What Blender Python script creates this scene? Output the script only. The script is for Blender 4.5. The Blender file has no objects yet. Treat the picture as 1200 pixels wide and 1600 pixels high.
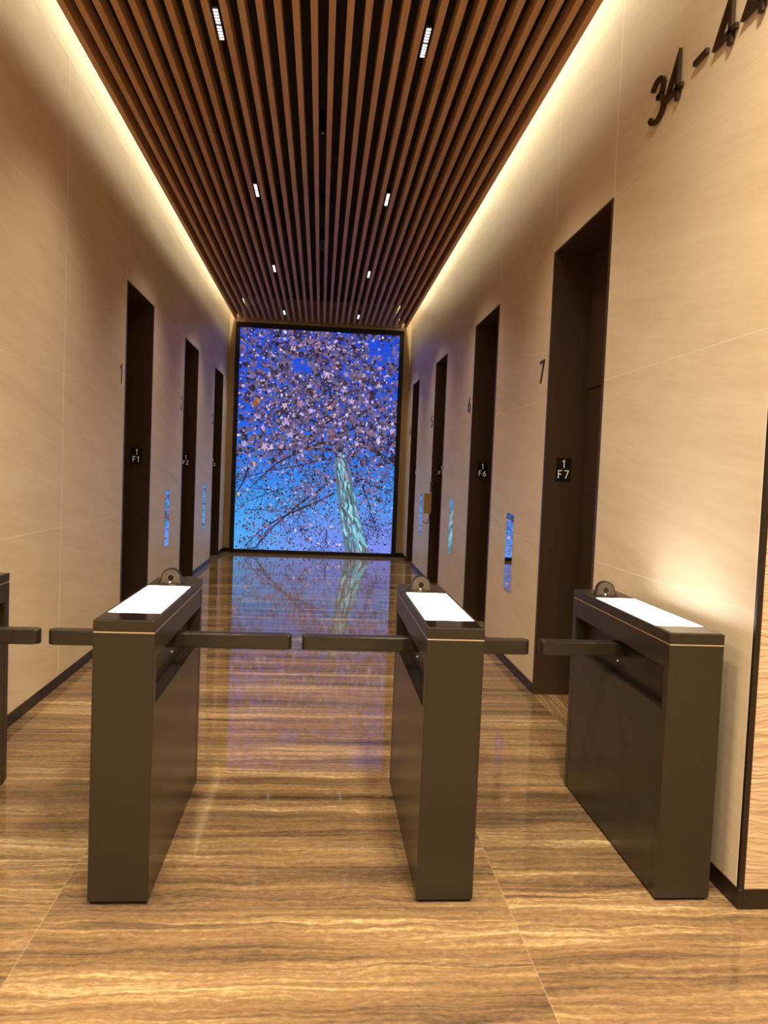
import bpy, bmesh, math, random
from mathutils import Vector, Matrix

# ------------------------------------------------------------------ camera
S = bpy.context.scene
COL = S.collection
cam_d = bpy.data.cameras.new('camera')
cam = bpy.data.objects.new('camera', cam_d)
COL.objects.link(cam)
S.camera = cam
cam_d.sensor_fit = 'VERTICAL'
cam_d.sensor_height = 36.0
cam_d.lens = 36.0 * 1189.33 / 1600
cam_d.clip_start = 0.05
_r = Vector((0.9957284, -0.0829014, 0.0406483))
_u = Vector((-0.0363317, 0.0529303, 0.9979371))
_f = Vector((0.0848819, 0.9951511, -0.0496922))
cam.matrix_world = Matrix(((_r.x, _u.x, -_f.x, 0), (_r.y, _u.y, -_f.y, 0), (_r.z, _u.z, -_f.z, 1.5349), (0, 0, 0, 1)))

# ------------------------------------------------------------------ world, exposure
S.view_settings.view_transform = 'Standard'
S.view_settings.look = 'None'
S.view_settings.gamma = 1.0
S.view_settings.use_curve_mapping = False
S.view_settings.exposure = 0.0
w = bpy.data.worlds.new('world')
S.world = w
w.use_nodes = True
w.node_tree.nodes['Background'].inputs[0].default_value = (1.0, 0.8, 0.6, 1)
w.node_tree.nodes['Background'].inputs[1].default_value = 0.02
S.cycles.max_bounces = 8
S.cycles.diffuse_bounces = 4
S.cycles.glossy_bounces = 4
S.cycles.caustics_reflective = False
S.cycles.caustics_refractive = False
S.cycles.sample_clamp_indirect = 4.0
S.cycles.use_denoising = True

# ------------------------------------------------------------------ dimensions
XL, XR = -1.730, 1.576          # lift lobby walls
YN, YE = 2.586, 14.087          # where the lobby starts and its end wall
HC = 4.211                      # underside of the battens
HT = 4.64                       # dark slab above the battens
HD = 3.130                      # lift portal height
R_DOORS = {7: (4.216, 5.303), 6: (6.927, 8.012), 5: (9.792, 10.784), 4: (12.57, 13.469)}
L_DOORS = {1: (6.864, 7.945), 2: (9.704, 10.765), 3: (12.398, 13.436)}

# ------------------------------------------------------------------ lights
WARM = (1.0, 0.86, 0.62)
def area(name, loc, rot, sx, sy, power, color, spread=180):
    d = bpy.data.lights.new(name, 'AREA')
    d.shape = 'RECTANGLE'; d.size = sx; d.size_y = sy; d.energy = power; d.color = color
    d.spread = math.radians(spread)
    o = bpy.data.objects.new(name, d); COL.objects.link(o)
    o.location = loc; o.rotation_euler = rot
    return o
def spot(name, loc, power, color, angle, blend=0.6, size=0.04, rot=(0, 0, 0)):
    d = bpy.data.lights.new(name, 'SPOT')
    d.energy = power; d.color = color; d.spot_size = math.radians(angle); d.spot_blend = blend; d.shadow_soft_size = size
    o = bpy.data.objects.new(name, d); COL.objects.link(o)
    o.location = loc; o.rotation_euler = rot
    return o
COVE = (1.0, 0.89, 0.58)
ylen = 14.07 - YN
# strips lying in the coves along both side walls
area('cove_strip_light', (XL + 0.148, YN + ylen / 2, 4.60), (0, math.radians(-30), 0), 0.03, ylen, 92, COVE)
area('cove_strip_light', (XR - 0.148, YN + ylen / 2, 4.60), (0, math.radians(30), 0), 0.03, ylen, 92, COVE)
# ceiling downlights between the battens
DL = [(-0.715, 4.84), (0.552, 4.84), (-0.715, 7.58), (0.552, 7.58), (-0.715, 10.42), (0.552, 10.42), (-0.715, 13.25), (0.552, 13.25)]
for x, y in DL:
    spot('downlight_beam', (x, y, 4.19), 130, WARM, 105, 1.0, 0.03)
# the entrance hall in front of the gates: rows of recessed lamps in its ceiling
for x, e in ((-3.2, 290), (-0.80, 215), (0.85, 430), (3.2, 290)):
    for y in (-2.6, -0.3, 1.5):
        spot('hall_downlight_beam', (x, y, 4.55), e, WARM, 150, 0.9, 0.12)

# ------------------------------------------------------------------ materials
def s2l(r, g, b):
    f = lambda c: ((c / 255 + 0.055) / 1.055) ** 2.4 if c > 10 else c / 255 / 12.92
    return (f(r), f(g), f(b), 1.0)
class NT:
    def __init__(s, name):
        s.m = bpy.data.materials.new(name); s.m.use_nodes = True
        s.t = s.m.node_tree; s.b = s.t.nodes['Principled BSDF']
    def n(s, typ, **kw):
        nd = s.t.nodes.new(typ)
        for k, v in kw.items():
            if k.startswith('i_'):
                key = k[2:]
                nd.inputs[int(key) if key.isdigit() else key.replace('_', ' ')].default_value = v
            else:
                setattr(nd, k, v)
        return nd
    def l(s, a, b): s.t.links.new(a, b)
    def math(s, op, a, b=None, c=None):
        nd = s.n('ShaderNodeMath', operation=op)
        for i, v in enumerate((a, b, c)):
            if v is None: continue
            if hasattr(v, 'is_linked'): s.l(v, nd.inputs[i])
            else: nd.inputs[i].default_value = v
        return nd.outputs[0]
    def xyz(s, x, y, z):
        nd = s.n('ShaderNodeCombineXYZ')
        for i, v in enumerate((x, y, z)):
            if hasattr(v, 'is_linked'): s.l(v, nd.inputs[i])
            else: nd.inputs[i].default_value = v
        return nd.outputs[0]
    def noise(s, vec, scale=1.0, detail=4.0, rough=0.55):
        nd = s.n('ShaderNodeTexNoise')
        nd.inputs['Scale'].default_value = scale; nd.inputs['Detail'].default_value = detail
        nd.inputs['Roughness'].default_value = rough
        s.l(vec, nd.inputs['Vector'])
        return nd.outputs[0]
    def ramp(s, fac, stops):
        nd = s.n('ShaderNodeValToRGB')
        cr = nd.color_ramp
        while len(cr.elements) < len(stops): cr.elements.new(0.5)
        for e, (p, c) in zip(cr.elements, stops):
            e.position = p; e.color = c
        s.l(fac, nd.inputs[0])
        return nd.outputs[0]
    def mix(s, fac, a, b, blend='MIX'):
        nd = s.n('ShaderNodeMix', data_type='RGBA', blend_type=blend)
        for sock, v in ((nd.inputs[0], fac), (nd.inputs[6], a), (nd.inputs[7], b)):
            if hasattr(v, 'is_linked'): s.l(v, sock)
            else: sock.default_value = v
        return nd.outputs[2]
    def bump(s, h, strength, dist=0.01):
        nd = s.n('ShaderNodeBump')
        nd.inputs['Strength'].default_value = strength; nd.inputs['Distance'].default_value = dist
        s.l(h, nd.inputs['Height']); s.l(nd.outputs[0], s.b.inputs['Normal'])
    def pos(s):
        g = s.n('ShaderNodeNewGeometry'); sp = s.n('ShaderNodeSeparateXYZ')
        s.l(g.outputs['Position'], sp.inputs[0])
        return sp.outputs
    def set(s, **kw):
        for k, v in kw.items():
            sock = s.b.inputs[k.replace('_', ' ')]
            if hasattr(v, 'is_linked'): s.l(v, sock)
            else: sock.default_value = v
        return s.m
def flat(name, col, rough=0.5, metal=0.0, **kw):
    return NT(name).set(Base_Color=col, Roughness=rough, Metallic=metal, **kw)
def emit(name, col, strength):
    return NT(name).set(Base_Color=(0, 0, 0, 1), Emission_Color=col, Emission_Strength=strength, Roughness=0.3)

def stone_floor(name, along_x=True, tiles=True):
    t = NT(name)
    x, y, z = t.pos()
    if not along_x: x, y = y, x
    if tiles:
        tx = t.math('MULTIPLY', t.math('ADD', x, 0.87), 1 / 1.6)
        ty = t.math('MULTIPLY', t.math('ADD', y, -2.62), 1 / 0.8)
        ix, iy = t.math('FLOOR', tx), t.math('FLOOR', ty)
        wn = t.n('ShaderNodeTexWhiteNoise', noise_dimensions='2D')
        t.l(t.xyz(ix, t.math('MULTIPLY', iy, 0.0), 0.0), wn.inputs[0])
        off = t.math('MULTIPLY', wn.outputs[0], 7.0)
        yy = t.math('ADD', y, off)
        fx = t.math('ABSOLUTE', t.math('SUBTRACT', t.math('FRACT', tx), 0.5))
        fy = t.math('ABSOLUTE', t.math('SUBTRACT', t.math('FRACT', ty), 0.5))
        joint = t.math('MAXIMUM', t.math('GREATER_THAN', fx, 0.5 - 0.0014), t.math('GREATER_THAN', fy, 0.5 - 0.0022))
    else:
        yy = y
    warp = t.noise(t.xyz(t.math('MULTIPLY', x, 3.0), t.math('MULTIPLY', yy, 8.0), 0.0), 1.0, 6.0)
    wy = t.math('ADD', yy, t.math('MULTIPLY', warp, 0.09))
    bands = t.noise(t.xyz(t.math('MULTIPLY', x, 0.35), t.math('MULTIPLY', wy, 7.0), 0.3), 1.0, 5.0, 0.62)
    fine = t.noise(t.xyz(t.math('MULTIPLY', x, 1.2), t.math('MULTIPLY', wy, 46.0), 1.7), 1.0, 5.0, 0.7)
    grain = t.noise(t.xyz(t.math('MULTIPLY', x, 30.0), t.math('MULTIPLY', wy, 75.0), 4.0), 1.0, 4.0, 0.7)
    v = t.math('ADD', t.math('MULTIPLY', bands, 0.43), t.math('ADD', t.math('MULTIPLY', fine, 0.36), t.math('MULTIPLY', grain, 0.21)))
    c = t.ramp(v, [(0.38, s2l(80, 64, 52)), (0.44, s2l(112, 88, 66)), (0.49, s2l(136, 107, 76)), (0.54, s2l(156, 126, 90)), (0.58, s2l(186, 156, 114)), (0.625, s2l(216, 190, 146))])
    dv = t.noise(t.xyz(t.math('MULTIPLY', x, 0.5), t.math('MULTIPLY', wy, 15.0), 9.0), 1.0, 5.0, 0.65)
    vein = t.ramp(dv, [(0.33, (1, 1, 1, 1)), (0.40, (0, 0, 0, 1))])
    c = t.mix(t.math('MULTIPLY', vein, 0.78), c, s2l(84, 68, 56))
    if tiles:
        c = t.mix(t.math('MULTIPLY', joint, 0.28), c, s2l(196, 168, 130))
    return t.set(Base_Color=c, Roughness=0.05, IOR=1.5)
M = {}
M['floor'] = stone_floor('polished_travertine')
M['sill'] = stone_floor('polished_travertine_sill', along_x=False, tiles=False)

def wall_stone(name, sign):
    t = NT(name)
    x, y, z = t.pos()
    zz = t.math('ADD', z, t.math('MULTIPLY', y, 0.16 * sign))
    a = t.noise(t.xyz(t.math('MULTIPLY', y, 0.9), t.math('MULTIPLY', zz, 9.0), x), 1.0, 5.0, 0.6)
    b = t.noise(t.xyz(t.math('MULTIPLY', y, 4.0), t.math('MULTIPLY', zz, 46.0), x), 1.0, 4.0, 0.6)
    big = t.noise(t.xyz(y, z, x), 0.7, 2.0)
    v = t.math('ADD', t.math('MULTIPLY', a, 0.5), t.math('ADD', t.math('MULTIPLY', b, 0.25), t.math('MULTIPLY', big, 0.25)))
    c = t.ramp(v, [(0.32, s2l(214, 194, 164)), (0.5, s2l(226, 207, 178)), (0.68, s2l(235, 218, 191))])
    t.bump(b, 0.12, 0.004)
    return t.set(Base_Color=c, Roughness=0.42)
M['wall_l'] = wall_stone('limestone_left', 1)
M['wall_r'] = wall_stone('limestone_right', -1)
def rippled():
    t = NT('rippled_stone')
    x, y, z = t.pos()
    wob = t.noise(t.xyz(t.math('MULTIPLY', x, 3.0), t.math('MULTIPLY', z, 5.0), 0.0), 1.0, 3.0)
    zz = t.math('ADD', z, t.math('MULTIPLY', wob, 0.08))
    n = t.noise(t.xyz(t.math('MULTIPLY', x, 5.0), t.math('MULTIPLY', zz, 42.0), 0.0), 1.0, 2.0)
    c = t.ramp(n, [(0.3, s2l(190, 160, 126)), (0.7, s2l(216, 190, 156))])
    t.bump(n, 0.5, 0.015)
    return t.set(Base_Color=c, Roughness=0.55)
M['ripple'] = rippled()
M['joint_glint'] = flat('pale_joint_glint', s2l(250, 240, 222), 0.6)  # pale colour on the joint bevels stands in for the light they catch
M['plaster'] = flat('painted_plaster', s2l(205, 186, 160), 0.8)
M['end'] = flat('end_wall_paint', s2l(226, 204, 166), 0.6)
def brushed(name, col, rough, metal):
    t = NT(name)
    x, y, z = t.pos()
    n = t.noise(t.xyz(t.math('MULTIPLY', x, 160.0), t.math('MULTIPLY', y, 160.0), t.math('MULTIPLY', z, 1.5)), 1.0, 3.0)
    r = t.math('ADD', rough - 0.05, t.math('MULTIPLY', n, 0.1))
    return t.set(Base_Color=col, Roughness=r, Metallic=metal)
M['bronze'] = brushed('dark_bronze_sheet', s2l(88, 67, 50), 0.36, 0.5)
M['base'] = flat('dark_bronze_skirting', s2l(44, 32, 24), 0.4, 0.2)
M['gate'] = flat('bronze_powder_coat', s2l(51, 44, 35), 0.30, 0.15)
M['scan'] = flat('scanner_face', s2l(92, 78, 62), 0.3, 0.2)
M['gate_dark'] = flat('slot_lining', s2l(34, 26, 20), 0.3, 0.1)
M['glint_and_tip'] = flat('pale_seam_glint_and_tip', s2l(196, 172, 142), 0.4, 0.2)  # pale tone painting the lid edge highlight; also colours the sensor tip
M['arm'] = flat('arm_coating', s2l(50, 43, 36), 0.3, 0.15)
M['gloss'] = flat('dark_glass', s2l(34, 27, 22), 0.07)
M['foot'] = flat('black_rubber', s2l(14, 11, 9), 0.7)
M['panel'] = emit('lit_opal_panel', (1.0, 0.97, 0.93, 1), 6.0)
M['led'] = emit('indicator_led', (1.0, 0.72, 0.6, 1), 3.0)
M['pin'] = emit('pin_led', (1.0, 0.85, 0.75, 1), 0.7)
M['lens'] = flat('lens_glass', s2l(18, 15, 13), 0.05)
M['ring'] = flat('scanner_ring', s2l(120, 100, 78), 0.3, 0.5)
M['black'] = flat('black_metal', s2l(14, 11, 10), 0.4)
M['void'] = flat('dark_soffit', s2l(66, 58, 58), 0.9)
M['duct'] = flat('black_duct', s2l(6, 5, 5), 0.9)
M['numeral'] = flat('dark_bronze_numeral', s2l(62, 47, 34), 0.35, 0.5)
M['plate'] = flat('black_plate', s2l(24, 18, 14), 0.3)
M['white'] = NT('white_lettering').set(Base_Color=s2l(235, 228, 216), Roughness=0.5, Emission_Color=s2l(235, 228, 216), Emission_Strength=0.25)
M['mirror'] = flat('mirror_steel', (0.86, 0.86, 0.88, 1), 0.03, 1.0)
M['cell'] = emit('lamp_cell', (1.0, 0.93, 0.86, 1), 1.6)
M['reflector'] = flat('reflector_metal', s2l(96, 90, 84), 0.4, 0.2)
M['cream'] = flat('cream_enclosure', s2l(226, 200, 152), 0.5)
M['cable'] = flat('black_cable', s2l(18, 15, 14), 0.5)
M['conduit'] = flat('grey_conduit', s2l(120, 116, 122), 0.4)
def batten():
    t = NT('batten_wood')
    x, y, z = t.pos()
    n = t.noise(t.xyz(t.math('MULTIPLY', x, 40.0), t.math('MULTIPLY', y, 1.6), t.math('MULTIPLY', z, 40.0)), 1.0, 4.0)
    c = t.ramp(n, [(0.3, s2l(184, 138, 92)), (0.7, s2l(210, 164, 116))])
    return t.set(Base_Color=c, Roughness=0.5)
M['wood'] = batten()
def screen_mat():
    t = NT('video_picture')
    a = t.n('ShaderNodeAttribute', attribute_name='Col')
    t.l(a.outputs['Color'], t.b.inputs['Emission Color'])
    return t.set(Base_Color=(0.01, 0.01, 0.01, 1), Emission_Strength=1.0, Roughness=0.4)
M['screen'] = screen_mat()

# ------------------------------------------------------------------ mesh helpers
def link(name, bm, mat, parent=None, smooth=False):
    me = bpy.data.meshes.new(name)
    bmesh.ops.recalc_face_normals(bm, faces=bm.faces[:])
    bm.to_mesh(me); bm.free()
    me.materials.append(mat)
    if smooth:
        for p in me.polygons: p.use_smooth = True
    o = bpy.data.objects.new(name, me); COL.objects.link(o)
    if parent: o.parent = parent
    return o
def box(bm, x0, x1, y0, y1, z0, z1, bevel=0.0, seg=2):
    b = bmesh.new()
    vs = [b.verts.new((x, y, z)) for x in (x0, x1) for y in (y0, y1) for z in (z0, z1)]
    for f in ((0, 1, 3, 2), (4, 6, 7, 5), (0, 4, 5, 1), (2, 3, 7, 6), (0, 2, 6, 4), (1, 5, 7, 3)):
        b.faces.new([vs[i] for i in f])
    bmesh.ops.recalc_face_normals(b, faces=b.faces[:])
    if bevel > 0:
        bmesh.ops.bevel(b, geom=b.edges[:], offset=bevel, segments=seg, affect='EDGES', profile=0.5)
    merge(bm, b)
def merge(bm, b):
    mp = {v: bm.verts.new(v.co) for v in b.verts}
    for f in b.faces: bm.faces.new([mp[v] for v in f.verts])
    b.free()
def prism(bm, pts, o, U, V, N, d):
    """extrude the outline pts (u, v) by d along N from origin o"""
    lo = [bm.verts.new(o + U * u + V * v) for u, v in pts]
    hi = [bm.verts.new(o + U * u + V * v + N * d) for u, v in pts]
    n = len(pts)
    bm.faces.new(lo[::-1]); bm.faces.new(hi)
    for i in range(n): bm.faces.new((lo[i], lo[(i + 1) % n], hi[(i + 1) % n], hi[i]))
def mbox(name, mat, parent, *a, **k):
    bm = bmesh.new(); box(bm, *a, **k)
    return link(name, bm, mat, parent)
def quad(bm, *pts): bm.faces.new([bm.verts.new(p) for p in pts])
def tube(bm, pts, r, seg=10):
    rings = []
    n = len(pts)
    for i, p in enumerate(pts):
        p = Vector(p)
        a = Vector(pts[max(0, i - 1)]); b = Vector(pts[min(n - 1, i + 1)])
        t = (b - a).normalized()
        s = t.cross(Vector((0, 1, 0.01))).normalized(); q = t.cross(s)
        rings.append([bm.verts.new(p + (s * math.cos(k * 2 * math.pi / seg) + q * math.sin(k * 2 * math.pi / seg)) * r) for k in range(seg)])
    for a, b in zip(rings, rings[1:]):
        for k in range(seg): bm.faces.new((a[k], a[(k + 1) % seg], b[(k + 1) % seg], b[k]))
    bm.faces.new(rings[0][::-1]); bm.faces.new(rings[-1])
def tag(o, label=None, cat=None, group=None, kind=None):
    if label: o['label'] = label
    if cat: o['category'] = cat
    if group: o['group'] = group
    if kind: o['kind'] = kind
    return o
def empty(name, loc):
    o = bpy.data.objects.new(name, None); COL.objects.link(o); o.location = loc
    o.empty_display_size = 0.1
    return o

# ------------------------------------------------------------------ stroke lettering
def arc(cx, cy, r, a0, a1, n=14, ry=None):
    ry = ry or r
    return [(cx + r * math.cos(math.radians(a0 + (a1 - a0) * i / n)), cy + ry * math.sin(math.radians(a0 + (a1 - a0) * i / n))) for i in range(n + 1)]
GLYPH = {
    '1': [[(0.06, 0.80), (0.27, 0.97), (0.27, 0.0)]],
    '2': [arc(0.27, 0.72, 0.25, 165, -32) + [(0.03, 0.03), (0.56, 0.03)]],
    '3': [arc(0.27, 0.74, 0.22, 165, -88), arc(0.26, 0.27, 0.27, 88, -165)],
    '4': [[(0.60, 0.25), (0.02, 0.25), (0.43, 0.97), (0.43, 0.0)]],
    '5': [[(0.50, 0.97), (0.12, 0.97), (0.08, 0.55)] + arc(0.27, 0.32, 0.29, 130, -155)],
    '6': [[(0.44, 0.98), (0.06, 0.44)] + arc(0.29, 0.29, 0.27, 150, 510, 24)],
    '7': [[(0.02, 0.97), (0.54, 0.97), (0.19, 0.0)]],
    'F': [[(0.50, 0.97), (0.05, 0.97), (0.05, 0.0)], [(0.05, 0.52), (0.42, 0.52)]],
    '-': [[(0.0, 0.38), (0.42, 0.38)]],
}
def ribbon(pts, w):
    L, Rr = [], []
    n = len(pts)
    for i in range(n):
        p = Vector(pts[i])
        d0 = (p - Vector(pts[i - 1])).normalized() if i else None
        d1 = (Vector(pts[i + 1]) - p).normalized() if i < n - 1 else None
        d0 = d0 or d1; d1 = d1 or d0
        n0 = Vector((-d0.y, d0.x)); n1 = Vector((-d1.y, d1.x))
        m = (n0 + n1)
        m = m.normalized() if m.length > 1e-4 else n0
        k = w / max(0.35, m.dot(n0))
        L.append(p + m * k); Rr.append(p - m * k)
    return L, Rr
def glyph(bm, ch, o, U, V, N, h, d, w, sx=1.0):
    U = U * sx
    for pts in GLYPH[ch]:
        L, Rr = ribbon(pts, w)
        lo = [[bm.verts.new(o + U * p.x * h + V * p.y * h) for p in s] for s in (L, Rr)]
        hi = [[bm.verts.new(o + U * p.x * h + V * p.y * h + N * d) for p in s] for s in (L, Rr)]
        for i in range(len(pts) - 1):
            bm.faces.new((lo[0][i], lo[0][i + 1], lo[1][i + 1], lo[1][i]))
            bm.faces.new((hi[0][i], hi[1][i], hi[1][i + 1], hi[0][i + 1]))
            for s in (0, 1):
                bm.faces.new((lo[s][i], hi[s][i], hi[s][i + 1], lo[s][i + 1]))
        for i in (0, -1):
            bm.faces.new((lo[0][i], lo[1][i], hi[1][i], hi[0][i]))

# ------------------------------------------------------------------ the room
bm = bmesh.new(); quad(bm, (-6, -5, 0), (6, -5, 0), (6, YE + 0.02, 0), (-6, YE + 0.02, 0))
tag(link('floor', bm, M['floor']), kind='structure')

def side_wall(name, X, nx, doors, ybreaks, mat):
    """stone panels with fine V joints around the lift openings"""
    bm = bmesh.new()
    ys = sorted(set([YN + 0.014, YE] + [v for d in doors.values() for v in d] + ybreaks))
    zs = [0.0, 1.09, 2.115, HD, 4.15, HT]
    gy, gz, dep = 0.0055, 0.0014, 0.0008
    for y0, y1 in zip(ys, ys[1:]):
        hole = any(abs(a - y0) < 1e-6 for a, b in doors.values())
        for z0, z1 in zip(zs, zs[1:]):
            if hole and z1 <= HD + 1e-6: continue
            P = lambda a, b, k: Vector((X + nx * (-dep if k else 0), a, b))
            o = [P(y0, z0, 1), P(y1, z0, 1), P(y1, z1, 1), P(y0, z1, 1)]
            i = [P(y0 + gy, z0 + gz, 0), P(y1 - gy, z0 + gz, 0), P(y1 - gy, z1 - gz, 0), P(y0 + gy, z1 - gz, 0)]
            O = [bm.verts.new(v) for v in o]; I = [bm.verts.new(v) for v in i]
            bm.faces.new(I)
            for k in range(4): bm.faces.new((O[k], O[(k + 1) % 4], I[(k + 1) % 4], I[k])).material_index = 1
    o = link(name, bm, mat)
    o.data.materials.append(M['joint_glint'])
    return tag(o, kind='structure')
side_wall('wall_left', XL, 1, L_DOORS, [4.2, 5.285], M['wall_l'])
side_wall('wall_right', XR, -1, R_DOORS, [], M['wall_r'])
bm = bmesh.new(); quad(bm, (XL, YE, 0), (XR, YE, 0), (XR, YE, HT), (XL, YE, HT))
tag(link('wall_end', bm, M['end']), kind='structure')
# walls of the entrance hall on either side of the lobby mouth
bm = bmesh.new(); quad(bm, (XR + 0.019, YN, 0), (6, YN, 0), (6, YN, HT), (XR + 0.019, YN, HT))
tag(link('wall_front_right', bm, M['ripple']), kind='structure')
bm = bmesh.new(); quad(bm, (-6, YN, 0), (XL - 0.019, YN, 0), (XL - 0.019, YN, HT), (-6, YN, HT))
tag(link('wall_front_left', bm, M['ripple']), kind='structure')
bm = bmesh.new(); quad(bm, (-6, -5, 0), (6, -5, 0), (6, -5, HT), (-6, -5, HT))
tag(link('wall_hall_back', bm, M['plaster']), kind='structure')
for s in (-1, 1):
    bm = bmesh.new(); quad(bm, (6 * s, -5, 0), (6 * s, YN, 0), (6 * s, YN, HT), (6 * s, -5, HT))
    tag(link('wall_hall_' + ('left' if s < 0 else 'right'), bm, M['plaster']), kind='structure')
bm = bmesh.new(); quad(bm, (-6, -5, HT), (6, -5, HT), (6, YN, HT), (-6, YN, HT))
tag(link('ceiling_hall', bm, M['plaster']), kind='structure')

# corner trims and skirtings
for i, (X, s) in enumerate(((XR, 1), (XL, -1))):
    bm = bmesh.new()
    xa, xb = sorted((X - 0.001 * s, X + 0.020 * s))
    box(bm, xa, xb, YN - 0.002, YN + 0.015, 0.074, HT, 0.001, 1)
    tag(link('trim_%d' % (i + 1), bm, M['base']), kind='structure')
def skirting(name, X, nx, doors):
    bm = bmesh.new()
    ys = [YN - 0.004] + sorted(v for d in doors.values() for v in d) + [YE]
    for a, b in zip(ys[::2], ys[1::2]):
        xa, xb = sorted((X + 0.004 * nx, X - 0.016 * nx))
        box(bm, xa, xb, a, b, 0, 0.075, 0.001, 1)
    tag(link(name, bm, M['base']), kind='structure')
skirting('baseboard_left', XL, 1, L_DOORS)
skirting('baseboard_right', XR, -1, R_DOORS)
tag(mbox('baseboard_end', M['base'], None, XL + 0.004, XR - 0.004, YE - 0.01, YE - 0.001, 0, 0.075), kind='structure')
tag(mbox('baseboard_front_right', M['base'], None, XR + 0.016, 5.99, YN - 0.004, YN + 0.01, 0, 0.075), kind='structure')
tag(mbox('baseboard_front_left', M['base'], None, -5.99, XL - 0.016, YN - 0.004, YN + 0.01, 0, 0.075), kind='structure')

# ceiling: dark soffit with hung wooden battens
bm = bmesh.new(); quad(bm, (XL - 0.03, YN, HT), (XR + 0.03, YN, HT), (XR + 0.03, YE + 0.03, HT), (XL - 0.03, YE + 0.03, HT))
ceil = tag(link('ceiling', bm, M['void']), kind='structure')
X0, PITCH, BW = -1.633, 0.1056, 0.0405
for k in range(30):
    x = X0 + PITCH * k
    mbox('batten', M['wood'], ceil, x, x + BW, YN + 0.02, 14.05, HC, HC + 0.10)
for sgn, xe in ((1, X0), (-1, X0 + 29 * PITCH + BW)):
    xa, xb = sorted((xe, xe + sgn * 0.125))
    mbox('cove_tray', M['void'], ceil, xa, xb, YN + 0.02, 14.05, HC + 0.1005, HC + 0.108)
    xa, xb = sorted((xe + sgn * 0.113, xe + sgn * 0.125))
    mbox('cove_board', M['void'], ceil, xa, xb, YN + 0.02, 14.05, HC + 0.1085, HT - 0.001)

# ------------------------------------------------------------------ lift portals (doors)
def portal(n, X, nx, y0, y1):
    """nx is the direction from the wall into the lobby; the recess goes the other way"""
    root = empty('door_%d' % n, (X, (y0 + y1) / 2, 0)); root['kind'] = 'structure'
    def B(name, mat, xa, xb, *a, **k):
        xa, xb = sorted((-nx * xa, -nx * xb))
        return mbox(name, mat, root, xa, xb, *a, **k)
    hy = (y1 - y0) / 2
    D = 0.272
    B('jamb', M['bronze'], -0.002, D + 0.03, hy - 0.03, hy, 0.0, HD)
    B('jamb', M['bronze'], -0.002, D + 0.03, -hy, -hy + 0.03, 0.0, HD)
    B('soffit', M['bronze'], -0.002, D + 0.03, -hy + 0.03, hy - 0.03, HD - 0.012, HD)
    B('transom', M['bronze'], D, D + 0.03, -hy + 0.03, hy - 0.03, 2.190, HD - 0.012, bevel=0.002, seg=1)
    for s in (-1, 1):
        ya, yb = sorted((0.0015 * s, (hy - 0.03) * s))
        B('door_panel', M['bronze'], D + 0.006, D + 0.036, ya, yb, 0.008, 2.184, bevel=0.002, seg=1)
    B('sill', M['sill'], -0.001, D + 0.03, -hy + 0.03, hy - 0.03, 0.0, 0.003)
    return root
for n, (a, b) in L_DOORS.items(): portal(n, XL, 1, a, b)
for n, (a, b) in R_DOORS.items(): portal(n, XR, -1, a, b)

# ------------------------------------------------------------------ video wall
random.seed(7)
PX0, PX1, PZ0, PZ1 = -1.528, 1.354, 0.068, 4.066
vw = empty('video_wall', (-0.085, 14.03, 0))
tag(vw, 'tall lit video screen showing a blossoming tree against blue sky, in a black frame', 'video screen')
cx = -0.085
bm = bmesh.new()
fx0, fx1, fz1 = -1.606 - cx, 1.436 - cx, 4.158
for b in ((fx0, PX0 - cx, 0.0, fz1), (PX1 - cx, fx1, 0.0, fz1), (PX0 - cx, PX1 - cx, PZ1, fz1), (PX0 - cx, PX1 - cx, 0.0, PZ0)):
    box(bm, b[0], b[1], -0.05, 0.045, b[2], b[3], 0.002, 1)
link('frame', bm, M['black'], vw)
bm = bmesh.new()
cl = bm.loops.layers.float_color.new('Col')
PW, PH = PX1 - PX0, PZ1 - PZ0
layer = [0]
def P(u, v, dy): return Vector((PX0 - cx + u * PW, -0.02 - dy, PZ1 - v * PH))
def clampuv(p): return (min(1, max(0, p[0])), min(1, max(0, p[1])))
def poly(pts, col):
    layer[0] += 1
    dy = 0.001 + layer[0] * 3.5e-6
    pts = [clampuv(p) for p in pts]
    vs = [bm.verts.new(P(u, v, dy)) for u, v in pts]
    try: f = bm.faces.new(vs)
    except ValueError: return
    c = s2l(*col)
    for lp in f.loops: lp[cl] = c
def sky(u, v):
    A = [(0.0, (24, 74, 214)), (0.35, (28, 86, 222)), (0.52, (20, 112, 236)), (0.66, (40, 138, 246)), (0.80, (64, 158, 248)), (0.9, (88, 152, 244)), (1.0, (108, 158, 246))]
    for (a, ca), (b, cb) in zip(A, A[1:]):
        if v <= b:
            t = (v - a) / (b - a); c = [ca[i] + (cb[i] - ca[i]) * t for i in range(3)]; break
    lav = max(0, min(1, (v - 0.72) / 0.25)) * max(0, min(1, (u - 0.25) / 0.5))
    cy = max(0, min(1, (v - 0.68) / 0.25)) * max(0, min(1, (0.35 - u) / 0.35))
    c = [c[i] + ((128, 138, 240)[i] - c[i]) * 0.8 * lav for i in range(3)]
    c = [c[i] + ((64, 190, 250)[i] - c[i]) * 0.6 * cy for i in range(3)]
    return c
GN, GM = 12, 24
grid = [[bm.verts.new(P(i / GN, j / GM, 0.0)) for j in range(GM + 1)] for i in range(GN + 1)]
for i in range(GN):
    for j in range(GM):
        f = bm.faces.new((grid[i][j], grid[i + 1][j], grid[i + 1][j + 1], grid[i][j + 1]))
        for lp in f.loops:
            q = lp.vert.co
            lp[cl] = s2l(*sky((q.x + cx - PX0) / PW, (PZ1 - q.z) / PH))
ASP = PW / PH
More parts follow.
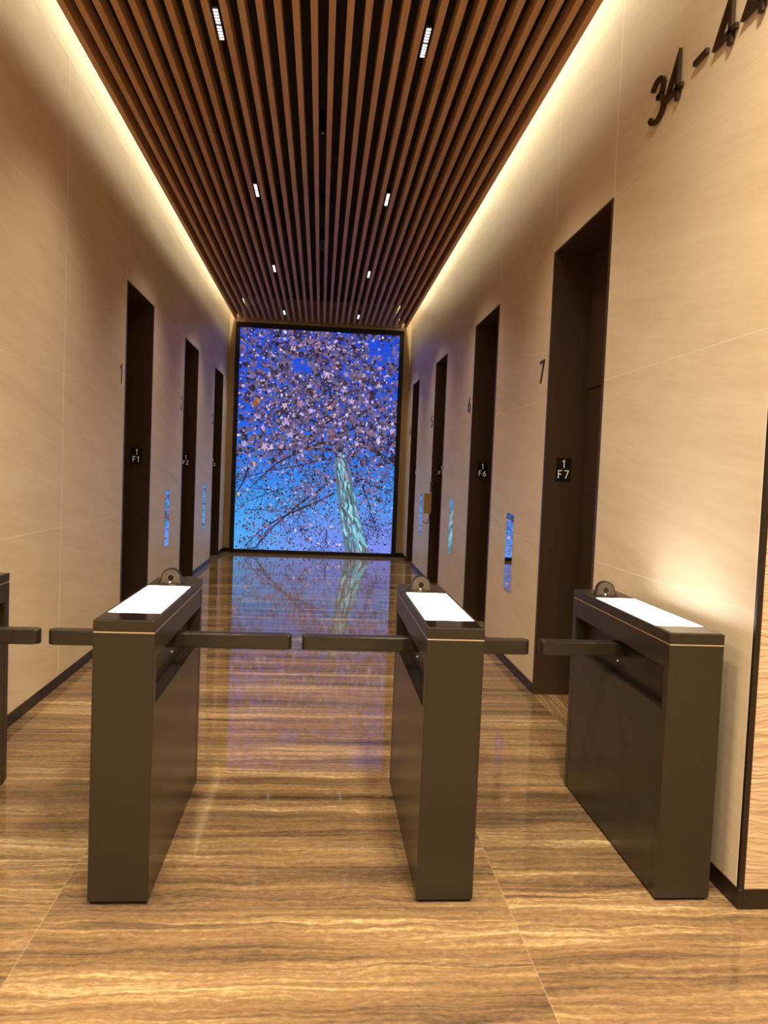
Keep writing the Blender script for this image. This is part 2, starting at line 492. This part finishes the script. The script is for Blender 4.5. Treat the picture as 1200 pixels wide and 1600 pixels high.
def stroke(pts, w0, w1, col):
    n = len(pts)
    for i in range(n - 1):
        (u0, v0), (u1, v1) = pts[i], pts[i + 1]
        du, dv = (u1 - u0), (v1 - v0) / ASP
        L = math.hypot(du, dv) or 1e-6
        nx_, ny_ = -dv / L, du / L
        a = w0 + (w1 - w0) * i / (n - 1); b = w0 + (w1 - w0) * (i + 1) / (n - 1)
        poly([(u0 + nx_ * a, v0 + ny_ * a * ASP), (u0 - nx_ * a, v0 - ny_ * a * ASP), (u1 - nx_ * b, v1 - ny_ * b * ASP), (u1 + nx_ * b, v1 + ny_ * b * ASP)], col)
def wander(u, v, ang, length, n=8, wob=0.25):
    pts = [(u, v)]
    for i in range(n):
        ang += random.uniform(-wob, wob)
        u += math.cos(ang) * length / n; v += math.sin(ang) * length / n * ASP
        pts.append((u, v))
    return pts
def leaf(u, v, s, col, kind=0):
    a0 = random.uniform(0, 6.28); sq = random.uniform(0.45, 1.0); ta = random.uniform(0, 3.14)
    if kind == 0:
        rad = [1, 0.36, 0.86, 0.34, 0.70, 0.40, 0.30, 0.40, 0.70, 0.34, 0.86, 0.36]
    elif kind == 1:
        rad = [1, 0.55, 0.7, 0.5, 0.9, 0.55, 0.65]
    else:
        rad = [random.uniform(0.6, 1.0) for _ in range(6)]
    pts = []
    for i, r in enumerate(rad):
        a = a0 + 6.2832 * i / len(rad)
        x, y = math.cos(a) * r, math.sin(a) * r
        xr = x * math.cos(ta) + y * math.sin(ta); yr = (-x * math.sin(ta) + y * math.cos(ta)) * sq
        x, y = xr * math.cos(ta) - yr * math.sin(ta), xr * math.sin(ta) + yr * math.cos(ta)
        pts.append((u + x * s, v + y * s * ASP))
    poly(pts, col)
DARK = [(58, 46, 84), (44, 36, 62), (74, 58, 98), (50, 40, 48), (36, 30, 46)]
MID = [(116, 100, 150), (128, 106, 150), (108, 92, 134), (100, 84, 118), (128, 104, 138), (92, 84, 140), (118, 94, 116), (88, 80, 112), (104, 98, 124)]
LITE = [(190, 168, 220), (206, 176, 216), (176, 156, 226), (214, 190, 226), (198, 160, 190), (222, 206, 240)]
RED = [(140, 90, 104), (150, 98, 112), (118, 78, 90)]
TWIG = (38, 28, 44)
# far lower crown: fine twigs and specks
for (u, v, a, L, w0) in [(0.64, 0.66, 2.62, 0.78, 0.0085), (0.62, 0.73, 2.50, 0.66, 0.0075), (0.72, 0.63, 0.60, 0.30, 0.008), (0.80, 0.69, 1.15, 0.30, 0.006), (0.60, 0.57, 2.95, 0.62, 0.006), (0.08, 0.62, 1.8, 0.22, 0.007), (0.40, 0.76, 1.45, 0.22, 0.0035), (0.58, 0.90, 1.5, 0.12, 0.0035), (0.76, 0.86, 0.15, 0.24, 0.0035), (0.40, 0.60, 0.9, 0.22, 0.005), (0.30, 0.72, 2.9, 0.30, 0.003), (0.22, 0.90, 2.3, 0.20, 0.005), (0.10, 0.72, 0.1, 0.35, 0.0025), (0.90, 0.64, 0.3, 0.14, 0.003), (0.90, 0.80, 1.9, 0.24, 0.003), (0.10, 0.82, 0.05, 0.28, 0.0025)]:
    pts = wander(u, v, a, L, 9, 0.14)
    stroke(pts, w0, w0 * 0.3, TWIG)
    for q in pts[1:]:
        for _ in range(2):
            b = wander(q[0], q[1], a + random.choice((-1, 1)) * random.uniform(0.5, 1.3), random.uniform(0.05, 0.16), 5, 0.3)
            stroke(b, max(0.0012, w0 * 0.25), 0.0008, random.choice(((58, 50, 92), (44, 36, 62))))
def lower_density(u, v):
    d = math.hypot(u - 0.62, (v - 0.60) / ASP)
    return max(0.42, 1.1 - 1.5 * d)
cnt = 0
while cnt < 3000:
    u, v = random.random(), 0.52 + 0.48 * random.random() ** 1.15
    if random.random() > lower_density(u, v): continue
    cnt += 1
    r = random.random()
    col = random.choice(DARK) if r < 0.46 else random.choice(MID) if r < 0.78 else random.choice([(150, 148, 232), (128, 140, 236), (100, 120, 226)]) if r < 0.9 else random.choice(LITE) if r < 0.97 else random.choice(RED)
    leaf(u, v, random.uniform(0.0035, 0.0105), col, random.choice((1, 2, 2)))
for (u, v, n, sp) in [(0.56, 0.66, 110, 0.05), (0.47, 0.72, 110, 0.05), (0.38, 0.78, 90, 0.06), (0.28, 0.83, 70, 0.06), (0.80, 0.66, 120, 0.06), (0.86, 0.74, 70, 0.05), (0.10, 0.62, 120, 0.07), (0.30, 0.62, 90, 0.06), (0.92, 0.64, 60, 0.05), (0.45, 0.92, 50, 0.05), (0.16, 0.92, 50, 0.06)]:
    for _ in range(n):
        uu, vv = random.gauss(u, sp), random.gauss(v, sp * 0.6)
        if 0 < uu < 1 and 0.5 < vv < 1:
            leaf(uu, vv, random.uniform(0.005, 0.0135), random.choice(DARK + MID + MID + LITE[:3] + RED[:1]), random.choice((1, 2)))
for (u, v, col, s) in [(0.61, 0.885, (214, 190, 150), 0.016), (0.11, 0.608, (230, 180, 96), 0.018), (0.385, 0.905, (228, 232, 250), 0.012), (0.205, 0.89, (190, 110, 100), 0.012), (0.885, 0.775, (226, 190, 170), 0.014), (0.92, 0.80, (180, 110, 110), 0.012), (0.45, 0.885, (176, 104, 104), 0.014), (0.02, 0.75, (224, 180, 130), 0.016), (0.35, 0.965, (120, 60, 70), 0.016)]:
    leaf(u, v, s, col, 1)
# trunk with peeling bark
tr = [(0.655, 0.44, 0.010), (0.645, 0.50, 0.020), (0.648, 0.56, 0.034), (0.668, 0.62, 0.046), (0.690, 0.70, 0.054), (0.712, 0.78, 0.060), (0.735, 0.86, 0.066), (0.758, 0.93, 0.071), (0.782, 1.0, 0.078)]
for (u0, v0, h0), (u1, v1, h1) in zip(tr, tr[1:]):
    poly([(u0 - h0, v0), (u0 + h0, v0), (u1 + h1, v1), (u1 - h1, v1)], (96, 124, 140))
def trunk_at(v):
    for (u0, v0, h0), (u1, v1, h1) in zip(tr, tr[1:]):
        if v <= v1:
            t = (v - v0) / (v1 - v0); return u0 + (u1 - u0) * t, h0 + (h1 - h0) * t
    return tr[-1][0], tr[-1][2]
for k in range(170):
    v = 0.50 + 0.50 * random.random()
    c, h = trunk_at(v); e = random.uniform(-0.85, 0.85)
    col = random.choice([(138, 214, 232), (120, 200, 226), (158, 226, 240), (108, 180, 205), (150, 160, 190), (74, 98, 110), (64, 88, 98), (84, 110, 120), (120, 112, 132)])
    if e < -0.3 and random.random() < 0.4: col = (70, 92, 104)
    L = random.uniform(0.02, 0.07); pts = []
    for i in range(4):
        vv = min(1.0, v + L * i / 3); c, h = trunk_at(vv)
        pts.append((c + (e + random.uniform(-0.12, 0.12)) * h, vv))
    wv = random.uniform(0.003, 0.010)
    poly([(pts[0][0], pts[0][1]), (pts[1][0] + wv, pts[1][1]), (pts[2][0] + wv * 0.8, pts[2][1]), (pts[3][0], pts[3][1]), (pts[2][0] - wv * 0.7, pts[2][1]), (pts[1][0] - wv, pts[1][1])], col)
# main boughs in the crown
for (u, v, a, L, w0) in [(0.64, 0.50, 3.3, 0.65, 0.010), (0.64, 0.47, 3.75, 0.7, 0.010), (0.66, 0.45, -0.35, 0.4, 0.009), (0.66, 0.42, -1.2, 0.45, 0.009), (0.63, 0.42, 4.2, 0.6, 0.009), (0.45, 0.40, 3.05, 0.5, 0.008), (0.3, 0.30, 3.7, 0.4, 0.007), (0.64, 0.53, 3.0, 0.6, 0.008), (0.7, 0.5, 0.1, 0.35, 0.008), (0.05, 0.2, 0.6, 0.4, 0.006), (0.02, 0.02, 0.45, 0.5, 0.006)]:
    stroke(wander(u, v, a, L, 9, 0.2), w0, 0.002, (40, 32, 42))
# crown leaves, large ones last
def crown(u, v):
    d = 1.0
    if u < 0.30: d *= 0.45 + 0.55 * (u / 0.30)
    if u > 0.80 and v < 0.30: d *= 0.55
    if 0.34 < u < 0.46 and 0.12 < v < 0.19: d *= 0.15
    if 0.80 < u < 1.0 and 0.02 < v < 0.12: d *= 0.25
    if v > 0.50: d *= max(0.0, 1 - (v - 0.50) / 0.11)
    if 0.42 < u < 0.58 and v > 0.54: d *= 0.2
    return d
def crown_leaves(n, s0, s1, pal, kinds):
    c = 0
    while c < n:
        u, v = random.random(), random.random() * 0.62
        if random.random() > crown(u, v): continue
        c += 1
        r = random.random()
        a, b, e = pal
        col = random.choice(DARK) if r < a else random.choice(MID) if r < b else random.choice(LITE) if r < e else random.choice(RED)
        leaf(u, v, random.uniform(s0, s1), col, random.choice(kinds))
crown_leaves(1500, 0.012, 0.032, (0.45, 1.0, 1.0), (0, 1, 2))
crown_leaves(1100, 0.008, 0.024, (0.36, 0.92, 0.97), (0, 1, 2))
crown_leaves(420, 0.006, 0.014, (1.0, 1.0, 1.0), (1, 2))
crown_leaves(800, 0.005, 0.014, (0.22, 0.62, 0.96), (0, 1, 2))
for _ in range(260):
    u, v = random.random(), random.random() * 0.55
    if 0.3 < u < 0.8 and random.random() < 0.6: continue
    if random.random() < 0.75: col = random.choice([(34, 84, 220), (30, 74, 206), (50, 84, 214), (70, 84, 200)])
    else: col = (30, 24, 34)
    leaf(u, v, random.uniform(0.006, 0.013) * (1.3 if u < 0.3 else 1.0), col, 2)
crown_leaves(420, 0.004, 0.010, (0.2, 0.3, 1.0), (1, 2))
crown_leaves(150, 0.014, 0.027, (0.0, 0.55, 0.92), (0, 0, 1))
for (u, v, s, col) in [(0.11, 0.335, 0.040, (150, 84, 40)), (0.125, 0.325, 0.022, (196, 130, 66)), (0.33, 0.47, 0.045, (176, 164, 216)), (0.17, 0.53, 0.042, (196, 170, 210)), (0.44, 0.25, 0.036, (190, 176, 214)), (0.55, 0.19, 0.034, (204, 184, 214)), (0.57, 0.34, 0.034, (210, 160, 176)), (0.39, 0.33, 0.036, (190, 124, 140)), (0.29, 0.34, 0.036, (206, 170, 196)), (0.67, 0.19, 0.032, (150, 140, 190)), (0.05, 0.52, 0.034, (186, 162, 200)), (0.75, 0.50, 0.032, (206, 176, 212)), (0.60, 0.475, 0.018, (150, 70, 60)), (0.455, 0.535, 0.018, (150, 76, 70)), (0.71, 0.31, 0.034, (190, 170, 214)), (0.56, 0.07, 0.034, (196, 168, 204)), (0.88, 0.15, 0.030, (206, 150, 170)), (0.33, 0.06, 0.038, (120, 112, 186)), (0.46, 0.36, 0.030, (206, 184, 220))]:
    leaf(u, v, s, col, 0 if s > 0.025 else 1)
link('picture', bm, M['screen'], vw)

# ------------------------------------------------------------------ turnstiles
GW, GL = 0.207, 1.055
def part_box(root, name, mat, *a, **k): return mbox(name, mat, root, *a, **k)
def make_turnstile():
    root = empty('turnstile', (0, 0, 0))
    h = GW / 2
    part_box(root, 'foot', M['foot'], -h + 0.008, h - 0.008, 0.010, GL - 0.010, 0.0, 0.014)
    part_box(root, 'front_post', M['gate'], -h, h, 0.0, 0.036, 0.012, 0.956, bevel=0.002)
    part_box(root, 'rear_post', M['gate'], -h, h, GL - 0.046, GL, 0.012, 0.956, bevel=0.002)
    part_box(root, 'cabinet', M['gate'], -h + 0.001, h - 0.001, 0.037, GL - 0.047, 0.012, 0.702, bevel=0.0015)
    part_box(root, 'slot_core', M['gate_dark'], -h + 0.048, h - 0.048, 0.037, GL - 0.047, 0.703, 0.869)
    part_box(root, 'head_box', M['gate'], -h + 0.001, h - 0.001, 0.037, GL - 0.047, 0.870, 0.956, bevel=0.0015)
    part_box(root, 'seam_glint', M['glint_and_tip'], -h + 0.0014, h - 0.0014, -0.0003, GL - 0.0014, 0.9562, 0.9602)  # added pale strip, paints the highlight along the lid's lower bevel
    part_box(root, 'lid', M['gate'], -h, h, 0.0, GL, 0.9605, 1.0, bevel=0.002)
    part_box(root, 'light_panel', M['panel'], -h + 0.012, h - 0.012, 0.137, 0.780, 0.9985, 1.0015, bevel=0.0007, seg=1)['label'] = 'glowing white panel'
    part_box(root, 'reader_glass', M['gloss'], -h + 0.008, h - 0.008, 0.010, 0.135, 0.9985, 1.0012, bevel=0.0005, seg=1)['label'] = 'glossy dark reader glass'
    # face scanner: an arched plate standing in a round recess ring
    sc = None
    bm = bmesh.new()
    R = 0.040
    out = [(-R - 0.006, 0.0), (R + 0.006, 0.0)] + arc(0, 0.022, R, 0, 180, 20)
    prism(bm, out, Vector((-0.012, 0.868, 1.0)), Vector((1, 0, 0)), Vector((0, 0.12, 0.993)), Vector((0, 1, 0)), 0.016)
    sc = link('face_scanner', bm, M['scan'], root)
    bm = bmesh.new()
    Rr = 0.0455
    prism(bm, [(-Rr - 0.010, 0.0), (Rr + 0.010, 0.0)] + arc(0, 0.022, Rr, 0, 180, 20), Vector((-0.012, 0.871, 1.0)), Vector((1, 0, 0)), Vector((0, 0.12, 0.993)), Vector((0, 1, 0)), 0.020)
    link('scanner_hood', bm, M['gate_dark'], sc)
    for r0, r1, mat, nm in ((0.033, 0.030, 'ring', 'scanner_ring'), (0.020, 0.0165, 'ring', 'lens_ring')):
        bm = bmesh.new()
        o = Vector((-0.012, 0.868 + 0.12 * 0.024, 1.0 + 0.025)); U = Vector((1, 0, 0)); V = Vector((0, 0.12, 0.993))
        n = 28
        ring = []
        for rr in (r0, r1):
            for dd in (-0.003, 0.001):
                ring.append([bm.verts.new(o + U * math.cos(a * 2 * math.pi / n) * rr + V * math.sin(a * 2 * math.pi / n) * rr + Vector((0, dd, 0))) for a in range(n)])
        for a in range(n):
            b = (a + 1) % n
            bm.faces.new((ring[0][a], ring[0][b], ring[2][b], ring[2][a]))
            bm.faces.new((ring[0][a], ring[1][a], ring[1][b], ring[0][b]))
            bm.faces.new((ring[2][a], ring[2][b], ring[3][b], ring[3][a]))
        link(nm, bm, M[mat], sc)
    bm = bmesh.new()
    prism(bm, arc(0, 0, 0.012, 0, 345, 23), Vector((-0.012, 0.868 + 0.003, 1.025)), Vector((1, 0, 0)), Vector((0, 0.12, 0.993)), Vector((0, -1, 0)), 0.003)
    link('lens', bm, M['lens'], sc)
    bm = bmesh.new()
    prism(bm, arc(0, 0, 0.0032, 0, 330, 11), Vector((-0.015, 0.868, 1.0055)), Vector((1, 0, 0)), Vector((0, 0.12, 0.993)), Vector((0, -1, 0)), 0.003)
    link('status_light', bm, M['led'], sc)
    # round recess around the scanner foot
    bm = bmesh.new()
    n = 40; rings = []
    for rr, zz in ((0.068, 1.0002), (0.064, 1.0022), (0.055, 1.0022), (0.052, 1.0002)):
        rings.append([bm.verts.new((-0.012 + rr * math.cos(a * 2 * math.pi / n), 0.880 + rr * math.sin(a * 2 * math.pi / n), zz)) for a in range(n)])
    for r0, r1 in zip(rings, rings[1:]):
        for a in range(n): bm.faces.new((r0[a], r0[(a + 1) % n], r1[(a + 1) % n], r1[a]))
    link('scanner_base', bm, M['gate_dark'], root)
    return root
def arm_part(root, side, reach):
    h = GW / 2
    x0, x1 = h - 0.050, reach
    r = 0.020
    bm = bmesh.new()
    ya, yb = 0.510, 0.565
    out = [(x0, ya), (x1 - r, ya)] + [(x1 - r + r * math.sin(a * math.pi / 12), ya + r - r * math.cos(a * math.pi / 12)) for a in range(1, 7)] + \
          [(x1 - r + r * math.cos(a * math.pi / 12), yb - r + r * math.sin(a * math.pi / 12)) for a in range(0, 7)] + [(x0, yb)]
    out = [(x * side, y) for x, y in out]
    if side < 0: out = out[::-1]
    prism(bm, out, Vector((0, 0, 0.790)), Vector((1, 0, 0)), Vector((0, 1, 0)), Vector((0, 0, 1)), 0.060)
    es = [e for e in bm.edges if abs(e.verts[0].co.z - e.verts[1].co.z) < 1e-6]
    bmesh.ops.bevel(bm, geom=es, offset=0.005, segments=2, affect='EDGES', profile=0.5)
    arm = link('arm', bm, M['arm'], root)
    # pin light on the slot lining just in front of the arm
    bm = bmesh.new()
    prism(bm, arc(0, 0, 0.0035, 0, 330, 11), Vector(((h - 0.048) * side, 0.575, 0.757)), Vector((0, 1, 0)), Vector((0, 0, 1)), Vector((side, 0, 0)), 0.003)
    link('pin_light', bm, M['pin'], root)
    return arm
def copy_tree(o, parent=None, skip=()):
    c = o.copy(); COL.objects.link(c)
    if parent: c.parent = parent
    for ch in o.children:
        if ch.name.split('.')[0] not in skip: copy_tree(ch, c)
    return c
proto = make_turnstile()
GATES = [(-0.649, (-1, 0.427), (1, 0.5545), 'dark bronze turnstile left of the wide middle lane, with two arms'),
         (0.4995, (-1, 0.5515), (1, 0.4165), 'dark bronze turnstile right of the wide middle lane, with two arms'),
         (1.3895, (-1, 0.4235), None, 'dark bronze turnstile tight against the right wall, one arm in view'),
         (-1.5425, None, (1, 0.4300), 'turnstile against the left wall, cut off by the edge of the photo')]
copies = [proto] + [copy_tree(proto) for _ in GATES[1:]]
for g, (x, al, ar, lab) in zip(copies, GATES):
    g.location = (x, 2.640, 0)
    tag(g, lab, 'turnstile', 'turnstiles across the lift lobby entrance')
    for a in (al, ar):
        if a: arm_part(g, a[0], a[1])

# ------------------------------------------------------------------ lift signs, numerals, call panels
ZV = Vector((0, 0, 1))
def lift_plate(n, x, y):
    root = empty('lift_sign', (x, y - 0.003, 1.618))
    tag(root, 'small black plate reading 1 over F%d in the jamb of lift %d' % (n, n), 'sign', 'floor plates in the lift jambs')
    mbox('plate', M['plate'], root, -0.0525, 0.0525, -0.003, 0.003, -0.083, 0.083, bevel=0.001, seg=1)
    bm = bmesh.new(); U = Vector((1, 0, 0)); N = Vector((0, -1, 0))
    glyph(bm, '1', Vector((-0.011, -0.003, 0.012)), U, ZV, N, 0.054, 0.0012, 0.052)
    glyph(bm, 'F', Vector((-0.037, -0.003, -0.062)), U, ZV, N, 0.056, 0.0012, 0.052)
    glyph(bm, str(n), Vector((0.007 if n != 1 else 0.004, -0.003, -0.062)), U, ZV, N, 0.056, 0.0012, 0.052)
    link('lettering', bm, M['white'], root)['label'] = 'white lettering'
for n, (a, b) in R_DOORS.items(): lift_plate(n, 1.709, b - 0.03)
for n, (a, b) in L_DOORS.items(): lift_plate(n, -1.862, b - 0.03)

def numeral(ch, loc, U, N, h, d, w, label, group, gap=0.0, name='numeral', sx=1.25):
    bm = bmesh.new()
    glyph(bm, ch, Vector((0, 0, 0)) + N * gap, U, ZV, N, h, d, w, sx)
    o = link(name, bm, M['numeral'])
    o.location = loc
    tag(o, label, 'numeral', group)
NR, NL = Vector((-1, 0, 0)), Vector((1, 0, 0))
UR, UL = Vector((0, -1, 0)), Vector((0, 1, 0))
for n, (a, b) in R_DOORS.items():
    numeral(str(n), (XR, b + 0.215, 2.24), UR, NR, 0.16, 0.006, 0.058, 'dark number %d on the right wall beside lift %d' % (n, n), 'lift numbers on the walls')
for n, (a, b) in L_DOORS.items():
    numeral(str(n), (XL, a - 0.175, 2.22), UL, NL, 0.16, 0.003, 0.045, 'number %d on the left wall, seen almost edge-on beside lift %d' % (n, n), 'lift numbers on the walls')
for ch, y, lab in (('3', 3.750, 'bronze numeral 3, first character of the floor range high on the right wall'),
                   ('4', 3.578, 'bronze numeral 4 standing right after the 3 high on the right wall'),
                   ('-', 3.305, 'short bronze dash between the two numbers high on the right wall'),
                   ('4', 3.122, 'bronze numeral 4 right after the dash, cut by the top of the photo'),
                   ('4', 2.905, 'last bronze numeral 4, in the upper right corner of the photo')):
    numeral(ch, (XR, y, 3.300), UR, NR, 0.205, 0.016, 0.052, lab, 'floor range numerals', 0.004, 'dash' if ch == '-' else 'numeral', 1.34)

def call_panel(x, y, nx, label):
    root = empty('lift_call_panel', (x, y, 0.935))
    tag(root, label, 'call panel', 'mirrored lift call panels')
    xa, xb = sorted((0.0, 0.006 * nx))
    mbox('plate', M['mirror'], root, xa, xb, -0.118, 0.118, -0.318, 0.318, bevel=0.001, seg=1)
call_panel(XR, 6.155, -1, 'tall mirrored call panel between lifts 6 and 7 on the right wall')
call_panel(XR, 8.950, -1, 'tall mirrored call panel between lifts 5 and 6 on the right wall')
call_panel(XR, 11.69, -1, 'mirrored call panel beyond the cream box on the right wall')
call_panel(XL, 8.830, 1, 'tall mirrored call panel between lifts 1 and 2 on the left wall')
call_panel(XL, 11.59, 1, 'tall mirrored call panel between lifts 2 and 3 on the left wall')

# cream control box at the edge of lift 5
root = empty('control_box', (1.528, 10.700, 1.005))
tag(root, 'cream box with a hanging cable loop at the edge of lift 5', 'control box')
mbox('enclosure', M['cream'], root, -0.060, 0.052, -0.030, 0.030, 0.0, 0.290, bevel=0.006)
bm = bmesh.new()
tube(bm, [(0.030, 0, 0.005), (0.031, 0, -0.06), (0.026, 0, -0.115), (0.008, 0, -0.140), (-0.018, 0, -0.143), (-0.045, 0, -0.125), (-0.055, 0, -0.11)], 0.005, 8)
link('cable', bm, M['cable'], root, True)
mbox('bracket', M['conduit'], root, 0.030, 0.058, 0.0, 0.054, 0.285, 0.455, bevel=0.002)

# ------------------------------------------------------------------ fittings in the batten ceiling
def downlight(x, y, label):
    root = empty('downlight', (x, y, HC + 0.004))
    tag(root, label, 'ceiling light', 'slim downlights between the battens')
    mbox('housing', M['black'], root, -0.019, 0.019, -0.168, 0.168, 0.012, 0.07)
    rf = mbox('reflector', M['reflector'], root, -0.0165, 0.0165, -0.165, 0.165, 0.004, 0.012)
    for k in range(10):
        yy = -0.149 + 0.0315 * k + (0.0145 if k > 4 else 0)
        mbox('lamp_cell', M['cell'], root, -0.0145, 0.0145, yy - 0.0068, yy + 0.0068, -0.003, 0.005, bevel=0.003, seg=2)
names = ['nearest slim downlight on the left side of the ceiling', 'nearest slim downlight on the right side of the ceiling',
         'second slim downlight from the front on the left', 'second slim downlight from the front on the right',
         'third slim downlight from the front on the left', 'third slim downlight from the front on the right',
         'farthest left slim downlight, close to the video screen', 'farthest right slim downlight, close to the video screen']
for (x, y), lab in zip(DL, names): downlight(x, y, lab)
bm = bmesh.new()
prism(bm, arc(0, 0, 0.115, 0, 350, 35), Vector((0, 0, 0)), Vector((1, 0, 0)), Vector((0, 1, 0)), ZV, 0.045)
o = link('smoke_detector', bm, M['duct']); o.location = (-0.084, 8.28, 4.40)
tag(o, 'round black detector above the middle battens', 'smoke detector')
o = mbox('air_vent', M['duct'], None, -0.20, 0.20, -0.30, 0.30, 0.0, 0.18); o.location = (-0.72, 9.09, 4.42)
tag(o, 'dark rectangular air vent above the battens left of the middle', 'air vent')
root = empty('ceiling_sensor', (-0.0845, 6.46, 4.33))
tag(root, 'small dark sensor with a pale tip between the middle battens', 'sensor')
mbox('body', M['duct'], root, -0.028, 0.028, -0.06, 0.06, 0.0, 0.16, bevel=0.004)
mbox('tip', M['glint_and_tip'], root, -0.014, 0.014, -0.012, 0.012, -0.012, 0.001, bevel=0.003)
root = empty('speaker_grille', (-0.0845, 9.62, 4.33))
tag(root, 'slim dark slatted grille between the middle battens, behind the round detector', 'grille')
mbox('body', M['duct'], root, -0.028, 0.028, -0.25, 0.25, 0.006, 0.12)
bm = bmesh.new()
for k in range(6): box(bm, -0.026, 0.026, -0.22 + k * 0.085, -0.19 + k * 0.085, 0.0, 0.006)
link('louvre', bm, M['base'], root)
